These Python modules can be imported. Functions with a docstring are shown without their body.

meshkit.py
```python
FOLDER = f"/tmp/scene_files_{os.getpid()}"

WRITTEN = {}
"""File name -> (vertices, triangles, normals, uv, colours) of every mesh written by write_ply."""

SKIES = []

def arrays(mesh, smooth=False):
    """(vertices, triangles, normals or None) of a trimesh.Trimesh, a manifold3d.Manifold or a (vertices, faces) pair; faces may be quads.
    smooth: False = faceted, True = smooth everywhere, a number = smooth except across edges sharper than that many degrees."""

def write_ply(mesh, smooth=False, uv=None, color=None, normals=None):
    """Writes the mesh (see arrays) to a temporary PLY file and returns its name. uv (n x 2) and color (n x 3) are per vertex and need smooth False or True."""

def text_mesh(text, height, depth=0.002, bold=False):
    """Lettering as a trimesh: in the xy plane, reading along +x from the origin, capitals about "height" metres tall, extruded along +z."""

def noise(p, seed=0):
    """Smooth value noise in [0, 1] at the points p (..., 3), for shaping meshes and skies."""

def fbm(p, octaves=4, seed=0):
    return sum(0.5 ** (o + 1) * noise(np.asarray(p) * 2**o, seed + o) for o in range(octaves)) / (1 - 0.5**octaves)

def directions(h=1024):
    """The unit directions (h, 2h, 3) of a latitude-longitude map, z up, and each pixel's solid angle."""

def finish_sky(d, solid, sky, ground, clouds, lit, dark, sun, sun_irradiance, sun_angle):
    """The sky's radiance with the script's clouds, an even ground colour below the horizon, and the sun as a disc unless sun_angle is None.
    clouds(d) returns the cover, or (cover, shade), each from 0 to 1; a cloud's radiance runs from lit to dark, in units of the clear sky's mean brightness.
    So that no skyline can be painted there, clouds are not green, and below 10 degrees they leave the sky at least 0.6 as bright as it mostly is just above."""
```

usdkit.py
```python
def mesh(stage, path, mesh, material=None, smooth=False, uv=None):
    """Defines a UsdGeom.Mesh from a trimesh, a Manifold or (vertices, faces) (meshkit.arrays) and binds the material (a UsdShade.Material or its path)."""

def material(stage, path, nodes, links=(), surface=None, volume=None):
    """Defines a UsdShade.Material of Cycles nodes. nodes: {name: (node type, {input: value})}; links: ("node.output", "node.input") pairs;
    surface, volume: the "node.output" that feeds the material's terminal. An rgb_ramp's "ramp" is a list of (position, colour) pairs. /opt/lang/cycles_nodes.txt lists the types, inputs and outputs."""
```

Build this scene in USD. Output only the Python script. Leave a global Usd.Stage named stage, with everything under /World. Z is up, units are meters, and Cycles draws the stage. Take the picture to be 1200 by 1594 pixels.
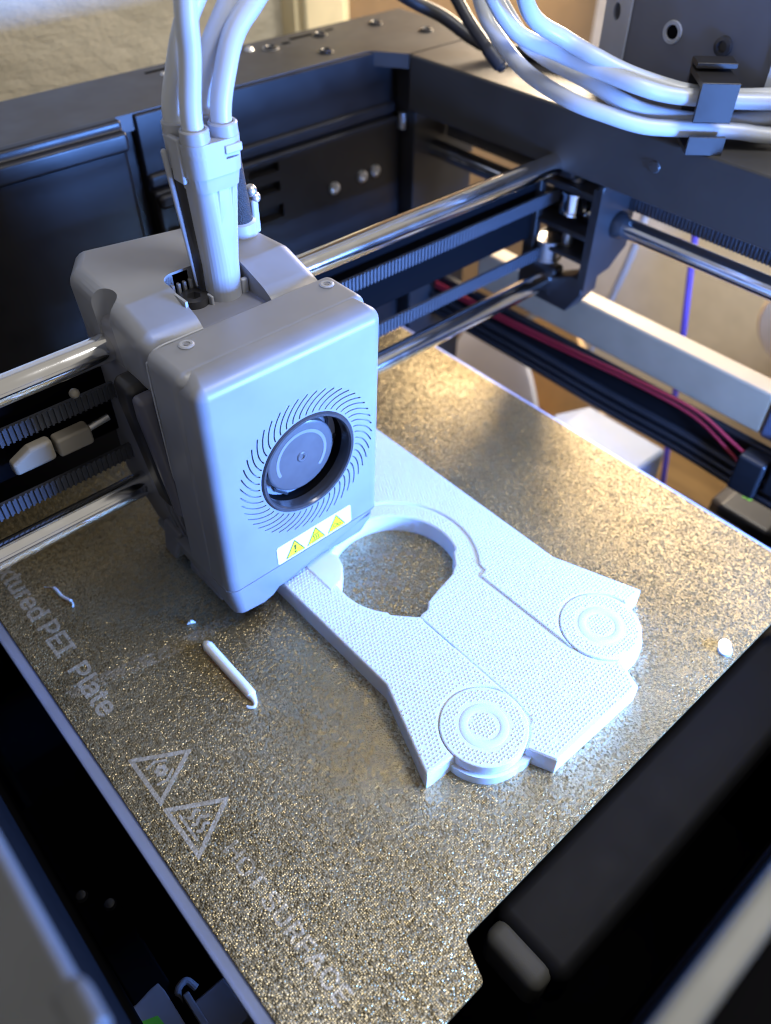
import math, random
import numpy as np, trimesh, manifold3d as m3, usdkit, meshkit
from shapely.geometry import Polygon, Point, box as sbox
from shapely.ops import unary_union
from shapely import affinity
from pxr import Usd, UsdGeom, UsdLux, UsdShade, Gf, Sdf

random.seed(7); RNG = np.random.default_rng(7)
stage = Usd.Stage.CreateInMemory()
UsdGeom.SetStageUpAxis(stage, UsdGeom.Tokens.z); UsdGeom.SetStageMetersPerUnit(stage, 1.0)
UsdGeom.Xform.Define(stage, '/World'); UsdGeom.Scope.Define(stage, '/World/Looks')
MM = 0.001                                            # all modelling below is in millimetres

# ---------------------------------------------------------------- camera
cam = UsdGeom.Camera.Define(stage, '/World/camera')
R = np.array([[0.74723877, 0.46947729, -0.47034594], [-0.664545, 0.53188868, -0.52485652], [0.00376347, 0.70475918, 0.70943663]])
CAM = np.array([-143.148, 0.0, 249.732])
M = Gf.Matrix4d(1.0)
for i in range(3):
    M.SetRow3(i, Gf.Vec3d(*R[:, i].tolist()))
M.SetTranslateOnly(Gf.Vec3d(*(CAM * MM).tolist()))
cam.AddTransformOp().Set(M)
cam.CreateHorizontalApertureAttr(7.2); cam.CreateFocalLengthAttr(7.2 * 1246.3 / 1200)
cam.CreateFStopAttr(2.3); cam.CreateFocusDistanceAttr(0.262)
cam.CreateClippingRangeAttr(Gf.Vec2f(0.02, 50))
cam.CreateExposureAttr(0.42)

# ---------------------------------------------------------------- lights: an unseen cool lamp outside the front, added fills, a room lamp, soft room light
def look_at(prim, pos, target):
    pos, target = np.array(pos, float) * MM, np.array(target, float) * MM
    z = pos - target; z /= np.linalg.norm(z)
    x = np.cross([0, 0, 1.0], z); x /= np.linalg.norm(x); y = np.cross(z, x)
    m = Gf.Matrix4d(1.0)
    for i, a in enumerate((x, y, z)):
        m.SetRow3(i, Gf.Vec3d(*a.tolist()))
    m.SetTranslateOnly(Gf.Vec3d(*pos.tolist()))
    UsdGeom.Xformable(prim).AddTransformOp().Set(m)

def rect(name, pos, target, w, h, color, power):
    l = UsdLux.RectLight.Define(stage, '/World/' + name)
    l.CreateWidthAttr(w * MM); l.CreateHeightAttr(h * MM); l.CreateColorAttr(Gf.Vec3f(*color)); l.CreateIntensityAttr(power)
    look_at(l.GetPrim(), pos, target)
    return l

rect('cool_front_lamp', (150, -135, 78), (-25, 172, 60), 130, 60, (0.22, 0.54, 1.6), 190)  # unseen, added outside the chamber for the cool front light
rect('room_lamp', (178, -56, 560), (0, 180, 60), 150, 150, (1.0, 0.98, 0.95), 20)
rect('added_warm_fill', (535, 400, 235), (100, 170, 0), 380, 120, (1.0, 0.80, 0.57), 44)  # added, unseen: stands in for the bright wall mirrored in the sheet
rect('added_wall_fill', (330, 160, 260), (560, 280, -60), 120, 120, (1.0, 0.96, 0.88), 26)  # added, unseen: only brightens the side wall and the spool
dome = UsdLux.DomeLight.Define(stage, '/World/room_light')
dome.CreateIntensityAttr(1.0)

T = '/World/Looks/'
def mat(name, nodes, links=(), surface='p.BSDF', volume=None):
    return usdkit.material(stage, T + name, nodes, links, surface=surface, volume=volume)

dm = usdkit.material(stage, T + 'room_air', {'b': ('background_shader', {'color': (0.34, 0.32, 0.29), 'strength': 0.92})}, (), surface='b.background')
UsdShade.MaterialBindingAPI.Apply(dome.GetPrim()).Bind(dm)

# ---------------------------------------------------------------- materials
def plastic(name, color, rough=0.45, bump=0.15, scale=1800, vary=0.06, spec=0.5, metallic=0.0, coat=0.0, dist=0.0002):
    lo = tuple(c * (1 - vary) for c in color); hi = tuple(min(1, c * (1 + vary)) for c in color)
    return mat(name, {
        'tc': ('texture_coordinate', {}), 'n': ('noise_texture', {'scale': 60, 'detail': 4}), 'r': ('rgb_ramp', {'ramp': [(0.3, lo), (0.7, hi)]}),
        'f': ('noise_texture', {'scale': scale, 'detail': 3}), 'b': ('bump', {'strength': bump, 'distance': dist}),
        'rr': ('map_range', {'from_min': 0.3, 'from_max': 0.7, 'to_min': max(0.03, rough - 0.06), 'to_max': rough + 0.06}),
        'p': ('principled_bsdf', {'metallic': metallic, 'specular_ior_level': spec, 'coat_weight': coat})},
        [('tc.object', 'n.vector'), ('tc.object', 'f.vector'), ('n.fac', 'r.fac'), ('r.color', 'p.base_color'), ('n.fac', 'rr.value'), ('rr.result', 'p.roughness'),
         ('f.fac', 'b.height'), ('b.normal', 'p.normal')])

GREY = plastic('grey_plastic', (0.225, 0.235, 0.265), 0.42, 0.05)
GREYD = plastic('dark_grey_plastic', (0.20, 0.205, 0.24), 0.5, 0.06)
LGREY = plastic('light_grey_plastic', (0.34, 0.36, 0.41), 0.4, 0.04)
WHITE = mat('white_print', {'tc': ('texture_coordinate', {}), 'w': ('wave_texture', {'bands_direction': 'z', 'scale': 1250, 'distortion': 0.4, 'detail': 1}), 'b': ('bump', {'strength': 0.12, 'distance': 0.0001}),
    'p': ('principled_bsdf', {'base_color': (0.69, 0.72, 0.77), 'roughness': 0.5, 'subsurface_weight': 0.15, 'subsurface_scale': 0.001})},
    [('tc.object', 'w.vector'), ('w.fac', 'b.height'), ('b.normal', 'p.normal')])
TUBE = plastic('tube_white', (0.47, 0.50, 0.55), 0.36, 0.02, vary=0.03)
BLACK = plastic('black_plastic', (0.020, 0.0195, 0.022), 0.42, 0.12)
BLACKS = plastic('black_satin_metal', (0.045, 0.044, 0.046), 0.5, 0.2, scale=2600)
COVER = plastic('black_cover', (0.012, 0.0115, 0.0135), 0.40, 0.1, spec=0.35)
VOID = plastic('black_matte', (0.004, 0.004, 0.005), 0.9, 0.0, spec=0.03)
GREYM = plastic('grey_painted_frame', (0.06, 0.063, 0.068), 0.5, 0.1)
TOWER = plastic('blue_grey_metal', (0.12, 0.125, 0.15), 0.45, 0.3, scale=2500)
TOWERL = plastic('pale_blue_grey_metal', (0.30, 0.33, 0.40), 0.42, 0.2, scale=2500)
RUB = plastic('belt_rubber', (0.045, 0.048, 0.060), 0.6, 0.2)
CHROME = plastic('polished_steel', (0.80, 0.80, 0.80), 0.11, 0.012, scale=300, vary=0.02, metallic=1.0)
STEEL = plastic('screw_steel', (0.62, 0.62, 0.63), 0.38, 0.0, metallic=1.0)
BOLT = plastic('black_bolt', (0.035, 0.035, 0.04), 0.2, 0.05)
ALU = plastic('anodised_bed_edge', (0.32, 0.40, 0.70), 0.45, 0.1, metallic=0.35)
CREAM = plastic('cream_plastic', (0.27, 0.24, 0.19), 0.6, 0.05)
RAIL = plastic('beige_rail', (0.48, 0.37, 0.24), 0.5, 0.03)
LABEL = plastic('label_paper', (0.80, 0.84, 0.82), 0.4, 0.0)
YELLOW = plastic('label_yellow', (0.86, 0.80, 0.015), 0.4, 0.0)
INK = plastic('label_ink', (0.06, 0.065, 0.01), 0.5, 0.0)
FAN = plastic('fan_rotor', (0.085, 0.08, 0.085), 0.33, 0.02)
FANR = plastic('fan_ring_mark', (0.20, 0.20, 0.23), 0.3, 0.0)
SLEEVE = plastic('braided_sleeve', (0.025, 0.025, 0.028), 0.5, 1.0, scale=2200, dist=0.0006)
BOARD = plastic('tan_board', (0.14, 0.12, 0.07), 0.5, 0.05)
RED = plastic('red_wire', (0.36, 0.02, 0.035), 0.4, 0.0)
PURPLE = plastic('purple_filament', (0.16, 0.12, 0.72), 0.35, 0.0)
GREEN = plastic('green_sticker', (0.10, 0.52, 0.03), 0.5, 0.0)
CARD = plastic('cardboard', (0.48, 0.31, 0.14), 0.7, 0.1)
SPOOL = mat('pale_spool', {'p': ('principled_bsdf', {'base_color': (0.80, 0.82, 0.90), 'roughness': 0.22}), 't': ('translucent_bsdf', {'color': (0.80, 0.82, 0.92)}), 'm': ('mix_closure', {'fac': 0.45})}, [('p.BSDF', 'm.closure1'), ('t.BSDF', 'm.closure2')], surface='m.closure')
BOX = plastic('pale_blue_box', (0.30, 0.36, 0.52), 0.5, 0.02)
TRIM = plastic('cream_paint', (0.72, 0.62, 0.40), 0.5, 0.05)
GLINTM = mat('glowing_glint', {'p': ('principled_bsdf', {'base_color': (0.9, 0.9, 1), 'emission_color': (0.8, 0.84, 1.0), 'emission_strength': 3.0})})  # emission stands for a bright glint, no lamp
WALLM = mat('plaster_wall', {'tc': ('texture_coordinate', {}), 'n': ('noise_texture', {'scale': 16, 'detail': 6, 'roughness': 0.6}), 'mp': ('mapping', {'scale': (1, 1, 1.6)}), 'r': ('rgb_ramp', {'ramp': [(0.3, (0.43, 0.39, 0.30)), (0.7, (0.58, 0.53, 0.42))]}),
    'f': ('noise_texture', {'scale': 70, 'detail': 5, 'roughness': 0.65}), 'b': ('bump', {'strength': 0.5, 'distance': 0.005}), 'p': ('principled_bsdf', {'roughness': 0.8})},
    [('tc.object', 'mp.vector'), ('mp.vector', 'n.vector'), ('mp.vector', 'f.vector'), ('n.fac', 'r.fac'), ('r.color', 'p.base_color'), ('f.fac', 'b.height'), ('b.normal', 'p.normal')])
WALLS = plastic('smooth_wall', (0.58, 0.545, 0.47), 0.7, 0.2, scale=150, dist=0.001)
BROWN = plastic('brown_door', (0.17, 0.105, 0.045), 0.6, 0.1)
WOOD = mat('brown_wood', {'tc': ('texture_coordinate', {}), 'mp': ('mapping', {'scale': (30, 3, 3)}), 'n': ('noise_texture', {'scale': 4, 'detail': 6, 'distortion': 0.6}), 'r': ('rgb_ramp', {'ramp': [(0.3, (0.09, 0.05, 0.018)), (0.7, (0.21, 0.13, 0.05))]}),
    'p': ('principled_bsdf', {'roughness': 0.45})}, [('tc.object', 'mp.vector'), ('mp.vector', 'n.vector'), ('n.fac', 'r.fac'), ('r.color', 'p.base_color')])

def textured_sheet(name, dark, light, rough, strength, tilt=0.5):
    """Grainy powder coat: rounded grains about a millimetre across over a metallic gold-bronze base."""
    return mat(name, {
        'tc': ('texture_coordinate', {}),
        'wob': ('noise_texture', {'scale': 500, 'detail': 2}), 'wm': ('mix', {'mix_type': 'linear_light', 'fac': 0.0009}),
        'v': ('voronoi_texture', {'scale': 1550, 'feature': 'smooth_f1', 'smoothness': 0.2, 'randomness': 1.0}),
        'v2': ('noise_texture', {'scale': 2200, 'detail': 2, 'roughness': 0.6}),
        'nz': ('math', {'math_type': 'multiply', 'value2': 0.12}), 'h': ('math', {'math_type': 'multiply_add', 'value2': -1.0}),
        'b': ('bump', {'strength': strength, 'distance': 0.00045}),
        'cell': ('voronoi_texture', {'scale': 1550, 'randomness': 1.0}), 'geo': ('geometry', {}), 'cen': ('vector_math', {'math_type': 'subtract', 'vector2': (0.5, 0.5, 0.5)}), 'amt': ('vector_math', {'math_type': 'multiply', 'vector2': (tilt, tilt, 0.0)}), 'add': ('vector_math', {'math_type': 'add'}), 'nor': ('vector_math', {'math_type': 'normalize'}), 'bw': ('rgb_to_bw', {}),
        'big': ('noise_texture', {'scale': 22, 'detail': 5, 'roughness': 0.6}),
        'mixc': ('math', {'math_type': 'multiply_add', 'value2': 0.55, 'value3': 0.0}),
        'half': ('math', {'math_type': 'multiply', 'value2': 0.5}),
        'r': ('rgb_ramp', {'ramp': [(0.25, dark), (0.75, light)]}),
        'rr': ('map_range', {'from_min': 0.0, 'from_max': 1.0, 'to_min': rough - 0.1, 'to_max': rough + 0.1}),
        'p': ('principled_bsdf', {'metallic': 0.85})},
        [('tc.object', 'v.vector'), ('v2.fac', 'nz.value1'), ('tc.object', 'v2.vector'), ('tc.object', 'cell.vector'), ('tc.object', 'big.vector'), ('v.distance', 'h.value1'), ('nz.value', 'h.value3'), ('cell.color', 'cen.vector1'), ('cen.vector', 'amt.vector1'), ('amt.vector', 'add.vector1'), ('geo.normal', 'add.vector2'), ('add.vector', 'nor.vector1'), ('nor.vector', 'b.normal'), ('h.value', 'b.height'), ('b.normal', 'p.normal'),
         ('cell.color', 'bw.color'), ('bw.val', 'half.value1'), ('big.fac', 'mixc.value1'), ('half.value', 'mixc.value3'), ('mixc.value', 'r.fac'), ('r.color', 'p.base_color'), ('bw.val', 'rr.value'), ('rr.result', 'p.roughness')])
GOLD = textured_sheet('gold_textured_sheet', (0.16, 0.115, 0.046), (0.51, 0.425, 0.255), 0.32, 0.5, 0.56)
ETCH = textured_sheet('etched_lettering', (0.42, 0.37, 0.27), (0.64, 0.58, 0.46), 0.5, 0.2, 0.22)
SMEAR = textured_sheet('glue_smear', (0.24, 0.19, 0.11), (0.50, 0.43, 0.30), 0.44, 0.35, 0.5)

# ---------------------------------------------------------------- helpers
NAMES, BASE = {}, {}
def numbered(parent, name):
    k = (parent, name); n = NAMES.get(k, 0); NAMES[k] = n + 1
    return name if n == 0 else f'{name}_{n:03d}'

def setdata(prim, label=None, cat=None, group=None, kind=None):
    for k, v in (('label', label), ('category', cat), ('group', group), ('kind', kind)):
        if v: prim.SetCustomDataByKey(k, v)
    return prim

def thing(name, label, cat, base=(0, 0, 0), group=None, kind=None):
    p = '/World/' + numbered('/World', name)
    x = UsdGeom.Xform.Define(stage, p); x.AddTranslateOp().Set(Gf.Vec3d(*[float(b) * MM for b in base]))
    BASE[p] = np.array(base, float)
    setdata(x.GetPrim(), label, cat, group, kind)
    return p

def arr(mesh):
    return meshkit.arrays(mesh, False)[:2]

def part(parent, name, mesh, material, smooth=35, label=None, kind=None, cat=None, group=None):
    p = parent + '/' + numbered(parent, name)
    v, f = arr(mesh)
    b = BASE.get(parent, np.zeros(3))
    BASE[p] = b
    g = usdkit.mesh(stage, p, trimesh.Trimesh((v - b) * MM, f, process=False), material, smooth=smooth)
    setdata(g.GetPrim(), label, cat, group, kind)
    return p

def single(name, mesh, material, label, cat, base=None, smooth=35, group=None, kind=None):
    """A thing that is one mesh."""
    p = '/World/' + numbered('/World', name)
    v, f = arr(mesh)
    b = np.array(base if base is not None else [v[:, 0].mean(), v[:, 1].mean(), v[:, 2].min()], float)
    g = usdkit.mesh(stage, p, trimesh.Trimesh((v - b) * MM, f, process=False), material, smooth=smooth)
    UsdGeom.Xformable(g.GetPrim()).AddTranslateOp().Set(Gf.Vec3d(*(b * MM).tolist()))
    setdata(g.GetPrim(), label, cat, group, kind); BASE[p] = b
    return p

def MAN(tm):
    v, f = arr(tm)
    return m3.Manifold(m3.Mesh(np.asarray(v, np.float32), np.asarray(f, np.uint32)))

def cat(*ms):
    return trimesh.util.concatenate([trimesh.Trimesh(*arr(m), process=False) for m in ms])

def box(x0, x1, y0, y1, z0, z1):
    return m3.Manifold.cube([x1 - x0, y1 - y0, z1 - z0]).translate([x0, y0, z0])

def rbox(x0, x1, y0, y1, z0, z1, r, seg=16):
    s = m3.Manifold.sphere(r, seg)
    return m3.Manifold.batch_hull([s.translate([x, y, z]) for x in (x0 + r, x1 - r) for y in (y0 + r, y1 - r) for z in (z0 + r, z1 - r)])

def ball(p, r, seg=16):
    return m3.Manifold.sphere(r, seg).translate(list(map(float, p)))

def hull(*ms):
    return m3.Manifold.batch_hull(list(ms))

def cyl(p0, p1, r, r1=None, n=28):
    p0, p1 = np.array(p0, float), np.array(p1, float); d = p1 - p0; L = np.linalg.norm(d)
    c = trimesh.creation.revolve([[0, 0], [r, 0], [r1 if r1 is not None else r, L], [0, L]], sections=n)
    c.apply_transform(trimesh.geometry.align_vectors([0, 0, 1], d / L)); c.apply_translation(p0)
    return MAN(c)

def lathe(profile, p0, axis, n=40):
    c = trimesh.creation.revolve(profile, sections=n)
    c.apply_transform(trimesh.geometry.align_vectors([0, 0, 1], np.array(axis, float))); c.apply_translation(p0)
    return c

def ext(poly, z0, z1):
    """Extrude a shapely polygon upright between z0 and z1."""
    return m3.Manifold.batch_boolean([MAN(trimesh.creation.extrude_polygon(g, z1 - z0, engine='earcut')).translate([0, 0, z0]) for g in getattr(poly, 'geoms', [poly])], m3.OpType.Add)

def soft(poly, z0, z1, c=0.6, n=3):
    """Extrusion whose top edge is rounded in n fine steps, like stacked print layers."""
    out = [ext(poly, z0, z1 - c)]
    for i in range(1, n + 1):
        a = i / n * math.pi / 2
        q = poly.buffer(-c * (1 - math.cos(a)) - 1e-3, join_style=1)
        if not q.is_empty: out.append(ext(q, z0, z1 - c + c * math.sin(a)))
    return m3.Manifold.batch_boolean(out, m3.OpType.Add)

def front(m):
    """Turns a shape drawn in (x, z) and extruded along +z into one standing in the x-z plane, extruded towards -y."""
    return m.rotate([90, 0, 0])

def spline(P, n=14):
    P = np.array(P, float); P = np.vstack([2 * P[0] - P[1], P, 2 * P[-1] - P[-2]]); out = []
    for i in range(1, len(P) - 2):
        for t in np.linspace(0, 1, n, endpoint=False):
            a, b, c, d = P[i - 1:i + 3]
            out.append(0.5 * (2 * b + (c - a) * t + (2 * a - 5 * b + 4 * c - d) * t * t + (3 * b - a - 3 * c + d) * t ** 3))
    return np.array(out + [P[-2]])

def tube(P, r, n=18, smooth=True, sub=12):
    """A round tube with closed ends along points."""
    P = spline(P, sub) if smooth else np.array(P, float)
    t = np.gradient(P, axis=0); t /= np.linalg.norm(t, axis=1)[:, None]
    u = np.cross(t[0], [0.3, 0.2, 1]); u /= np.linalg.norm(u); V = []
    rr = np.broadcast_to(r, len(P))
    for p, d, q in zip(P, t, rr):
        u = u - d * (u @ d); u /= np.linalg.norm(u); w = np.cross(d, u)
        a = np.linspace(0, 2 * np.pi, n, endpoint=False)
        V.append(p + q * (np.cos(a)[:, None] * u + np.sin(a)[:, None] * w))
    V = np.vstack(V + [P[:1], P[-1:]]); F = []
    k = len(P)
    for i in range(k - 1):
        for j in range(n):
            a, b = i * n + j, i * n + (j + 1) % n
            F += [[a, b, b + n], [a, b + n, a + n]]
    for j in range(n):
        F += [[k * n, (j + 1) % n, j], [k * n + 1, (k - 1) * n + j, (k - 1) * n + (j + 1) % n]]
    return trimesh.Trimesh(V, F, process=False)

def placed(tm, mx):
    tm = tm.copy(); tm.apply_transform(mx); return tm

def basis(x, y, z, o):
    m = np.eye(4); m[:3, 0], m[:3, 1], m[:3, 2], m[:3, 3] = x, y, z, o; return m

def ring(r0, r1, c, n=64):
    return Point(*c).buffer(r1, n).difference(Point(*c).buffer(r0, n))

def stroke(pts, w):
    from shapely.geometry import LineString
    return LineString(pts).buffer(w / 2, 6)

# ================================================================ SETTING BEHIND THE PRINTER
single('table_top', rbox(-700, 900, -700, 900, -330, -296, 4), WOOD, None, None, kind='structure')
single('rear_wall', box(-900, 196, 480, 500, -300, 900), WALLM, 'rough beige plaster wall behind the black printer frame', 'wall')
single('side_wall', box(560, 575, -500, 700, -300, 480), WALLS, 'smooth beige wall beyond the open right side of the printer', 'wall')
tr = thing('door_trim', 'cream painted door trim at the end of the rough wall', 'trim', (218, 470, -250))
part(tr, 'jamb', hull(box(196, 240, 466, 520, -250, 900)), TRIM); part(tr, 'stop_strip', rbox(200, 232, 460, 470, -250, 900, 2), TRIM)
single('brown_door', rbox(241, 620, 500, 530, -250, 900, 3), BROWN, 'brown wooden door behind the right rear corner of the printer', 'door')

# ================================================================ PRINTER FRAME
fr = thing('printer_frame', 'black 3D printer frame with wide satin top rim around the bed', 'printer', (0, 168, -250))
back = ext(Polygon([(-205, 347), (155, 347), (167, 330), (222, 330), (222, 398), (-205, 398)]), 118, 125)
part(fr, 'rear_beam', back, BLACKS)
part(fr, 'right_beam', cat(rbox(167, 222, -12, 329.8, 98, 125, 1.2)), BLACKS)
part(fr, 'left_beam', cat(rbox(-208, -153.6, -12, 346.8, 114, 125, 1.5)), GREYM)
part(fr, 'beam_joint', rbox(-158, -152.4, 44.5, 53.5, 119, 125.4, 1.8), GREYM)
part(fr, 'front_trim', rbox(-154, 166.5, -8.8, -3.9, 120, 125, 1.2), plastic('pale_grey_trim', (0.19, 0.195, 0.185), 0.5))
part(fr, 'front_beam', rbox(-154, 166.5, -40, -9.0, 118, 120, .8), VOID)
part(fr, 'left_panel', box(-162, -158, -8, 356, -250, 97.5), VOID)
part(fr, 'floor_panel', box(-161.9, 171.9, -8, 356, -254, -250.1), VOID)
part(fr, 'added_dark_ledge', rbox(-158, 330, -70, -4.2, -250, 14, 2), VOID)  # added black ledge: keeps the open front dark from above
part(fr, 'right_panel', box(168, 172, -8, 356, -250, -55), VOID)
part(fr, 'rear_panel', box(-158, 178, 350, 356, -250, 117.8), COVER)
# left rear cover: a proud box with a rolled upper lip
part(fr, 'rear_cover', m3.Manifold.batch_boolean([rbox(-157.5, 11, 341, 349.5, -120, 117, 2.5), rbox(-157.5, 11.4, 338.6, 347, 113, 121.5, 1.8), rbox(-157.5, 11.2, 342, 348, 119, 125.4, 1.5)], m3.OpType.Add), COVER, label='proud left cover with a rolled upper lip')
rc = part(fr, 'rear_cover', m3.Manifold.batch_boolean([rbox(19, 171, 345, 350, -120, 124.5, 1.0), rbox(19, 171, 340, 346.5, -120, 92, 1.8), rbox(19, 171, 342.6, 347, 92, 99, 2.2)], m3.OpType.Add)
          - box(70, 88, 338, 344, 84, 88.5) - box(70, 88, 338, 344, 74, 79) - box(71, 89, 338, 344, 60, 67) - box(22, 50, 338, 344, 71, 80) - box(23, 50, 338, 344, 55, 67), COVER, label='stepped right cover with dark vent slots')
part(rc, 'ledge', rbox(19.5, 60, 337, 343, 84, 91, 2.5), COVER)
for sx, sz in ((122.8, 65.4), (142.6, 66.4), (152, 67)):
    part(fr, 'screw', lathe([[0, 0], [3.4, 0], [3.2, 1.6], [1.6, 2.2], [1.4, 1.2], [0, 1.2]], (sx, 340.2, sz), (0, -1, 0), 20), STEEL)
part(fr, 'screw', lathe([[0, 0], [2.6, 0], [2.4, 8], [0, 8.6]], (170.5, 338, 86), (0, 0, 1), 20), STEEL)
part(fr, 'clip', tube([(116, 300, 26), (121, 296, 29), (127, 297, 28), (132, 293, 31), (138, 291, 33)], 2.2, 10), LGREY)
# screws and slots in the rim
for sx, sy in ((119, 383), (153, 385), (190, 382), (202, 354), (137, 360)):
    s = part(fr, 'rim_screw', lathe([[0, 0], [3.6, 0], [3.4, 1.1], [2.2, 1.5], [1.6, 0.6], [0, 0.6]], (sx, sy, 125), (0, 0, 1), 24), BOLT)
    part(s, 'washer', lathe([[2.8, 0], [4.4, 0], [4.4, .35], [2.8, .35], [2.8, 0]], (sx, sy, 125.05), (0, 0, 1), 24), STEEL if sx < 125 else BOLT)
for x0, x1, y0, y1 in ((50, 66, 389, 391.5), (136, 152, 388, 391), (160, 166, 389, 391), (128, 133, 384, 387)):
    part(fr, 'rim_slot', rbox(x0, x1, y0, y1, 124.2, 125.25, .5), VOID)
part(fr, 'rim_screw', lathe([[0, 0], [2.4, 0], [1.6, 1.6], [0, 2]], (109, 388, 125), (0, 0, 1), 20), STEEL)
part(fr, 'rim_screw', lathe([[0, 0], [1.6, 0], [1.1, 1.1], [0, 1.4]], (56, 383, 125), (0, 0, 1), 16), STEEL)
part(fr, 'beam_rivet', lathe([[0, 0], [2.6, 0], [2.2, .8], [0, 1]], (167, 178, 114), (-1, 0, 0), 20), BLACKS)
part(fr, 'corner_post', rbox(173, 222, 331, 349.5, -250, 117.5, 1), BLACK)
part(fr, 'corner_post', rbox(186, 222, -12, 4, -250, 97.5, 1), BLACK)
# right-hand guide rod, its belt, and the side rail with its wiring
part(fr, 'guide_rod', cyl((190, -4, 72.5), (190, 331, 72.5), 4.9, n=40), CHROME)
def belt_strip(p0, p1, width, thick, tooth_dir, pitch=2.0, tooth=0.75):
    """A toothed belt: a flat strip whose inner side carries rounded teeth."""
    p0, p1 = np.array(p0, float), np.array(p1, float); d = p1 - p0; L = np.linalg.norm(d); d /= L
    n = np.array(tooth_dir, float); w = np.cross(n, d)
    mx = basis(d, w, n, p0)
    ms = [placed(trimesh.creation.box([L, width, thick]), trimesh.transformations.translation_matrix([L / 2, 0, -thick / 2]))]
    for i in range(int(L / pitch)):
        t = trimesh.creation.box([pitch * .5, width, tooth + .2]); v = t.vertices.copy(); top = v[:, 2] > 0; v[top, 0] *= .72; t.vertices = v
        ms.append(placed(t, trimesh.transformations.translation_matrix([(i + .5) * pitch, 0, tooth / 2 - .1])))
    return placed(trimesh.util.concatenate(ms), mx)
part(fr, 'drive_belt', belt_strip((198, 0, 81.5), (198, 330, 81.5), 8, 1.2, (-1, 0, 0)), RUB, smooth=False)
part(fr, 'drive_belt', belt_strip((207, 0, 90.5), (207, 330, 90.5), 5, 1.2, (0, 0, 1)), RUB, smooth=False)
part(fr, 'side_rail', rbox(200, 213, 106, 300, -4.5, 19, 1.6), RAIL)
part(fr, 'rail_end', rbox(199.5, 213.5, -12, 105.8, -5, 19.4, 1.6), plastic('blue_grey_plastic', (0.10, 0.11, 0.16), 0.5))
part(fr, 'wire_channel', rbox(194, 199, -12, 330, -36, -6, 1.5), COVER)
for zz, rr_, xx in ((-31, 2.6, 192.5), (-26, 2.2, 192.2), (-20.5, 2.3, 192.2)):
    part(fr, 'wire', tube([(xx, 330, zz), (xx - .6, 250, zz + .8), (xx, 190, zz - .5), (xx - .5, 140, zz + .8), (xx, 104, zz - 1), (xx - 1, 60, zz)], rr_, 10), BLACK)
for dz, ex in ((0, 0), (2.6, 2)):
    part(fr, 'red_wire', tube([(191.5, 326, -13 + dz), (191, 271, -11.5 + dz), (191.3, 226, -9.5 + dz), (190.6, 170, -5.5 + dz), (190.4, 136, -6.0 + dz + ex * .6), (189, 113, -13 + dz + ex * 1.5), (188.5, 104, -17 + dz + ex * 2.4)], 0.95, 10), RED)
part(fr, 'wire_plug', rbox(184, 198, 92, 106, -30, -8, 1.5), BLACK); part(fr, 'wire_plug', rbox(186, 199, 78, 90, -24, 2, 1.5), BLACK)

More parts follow.
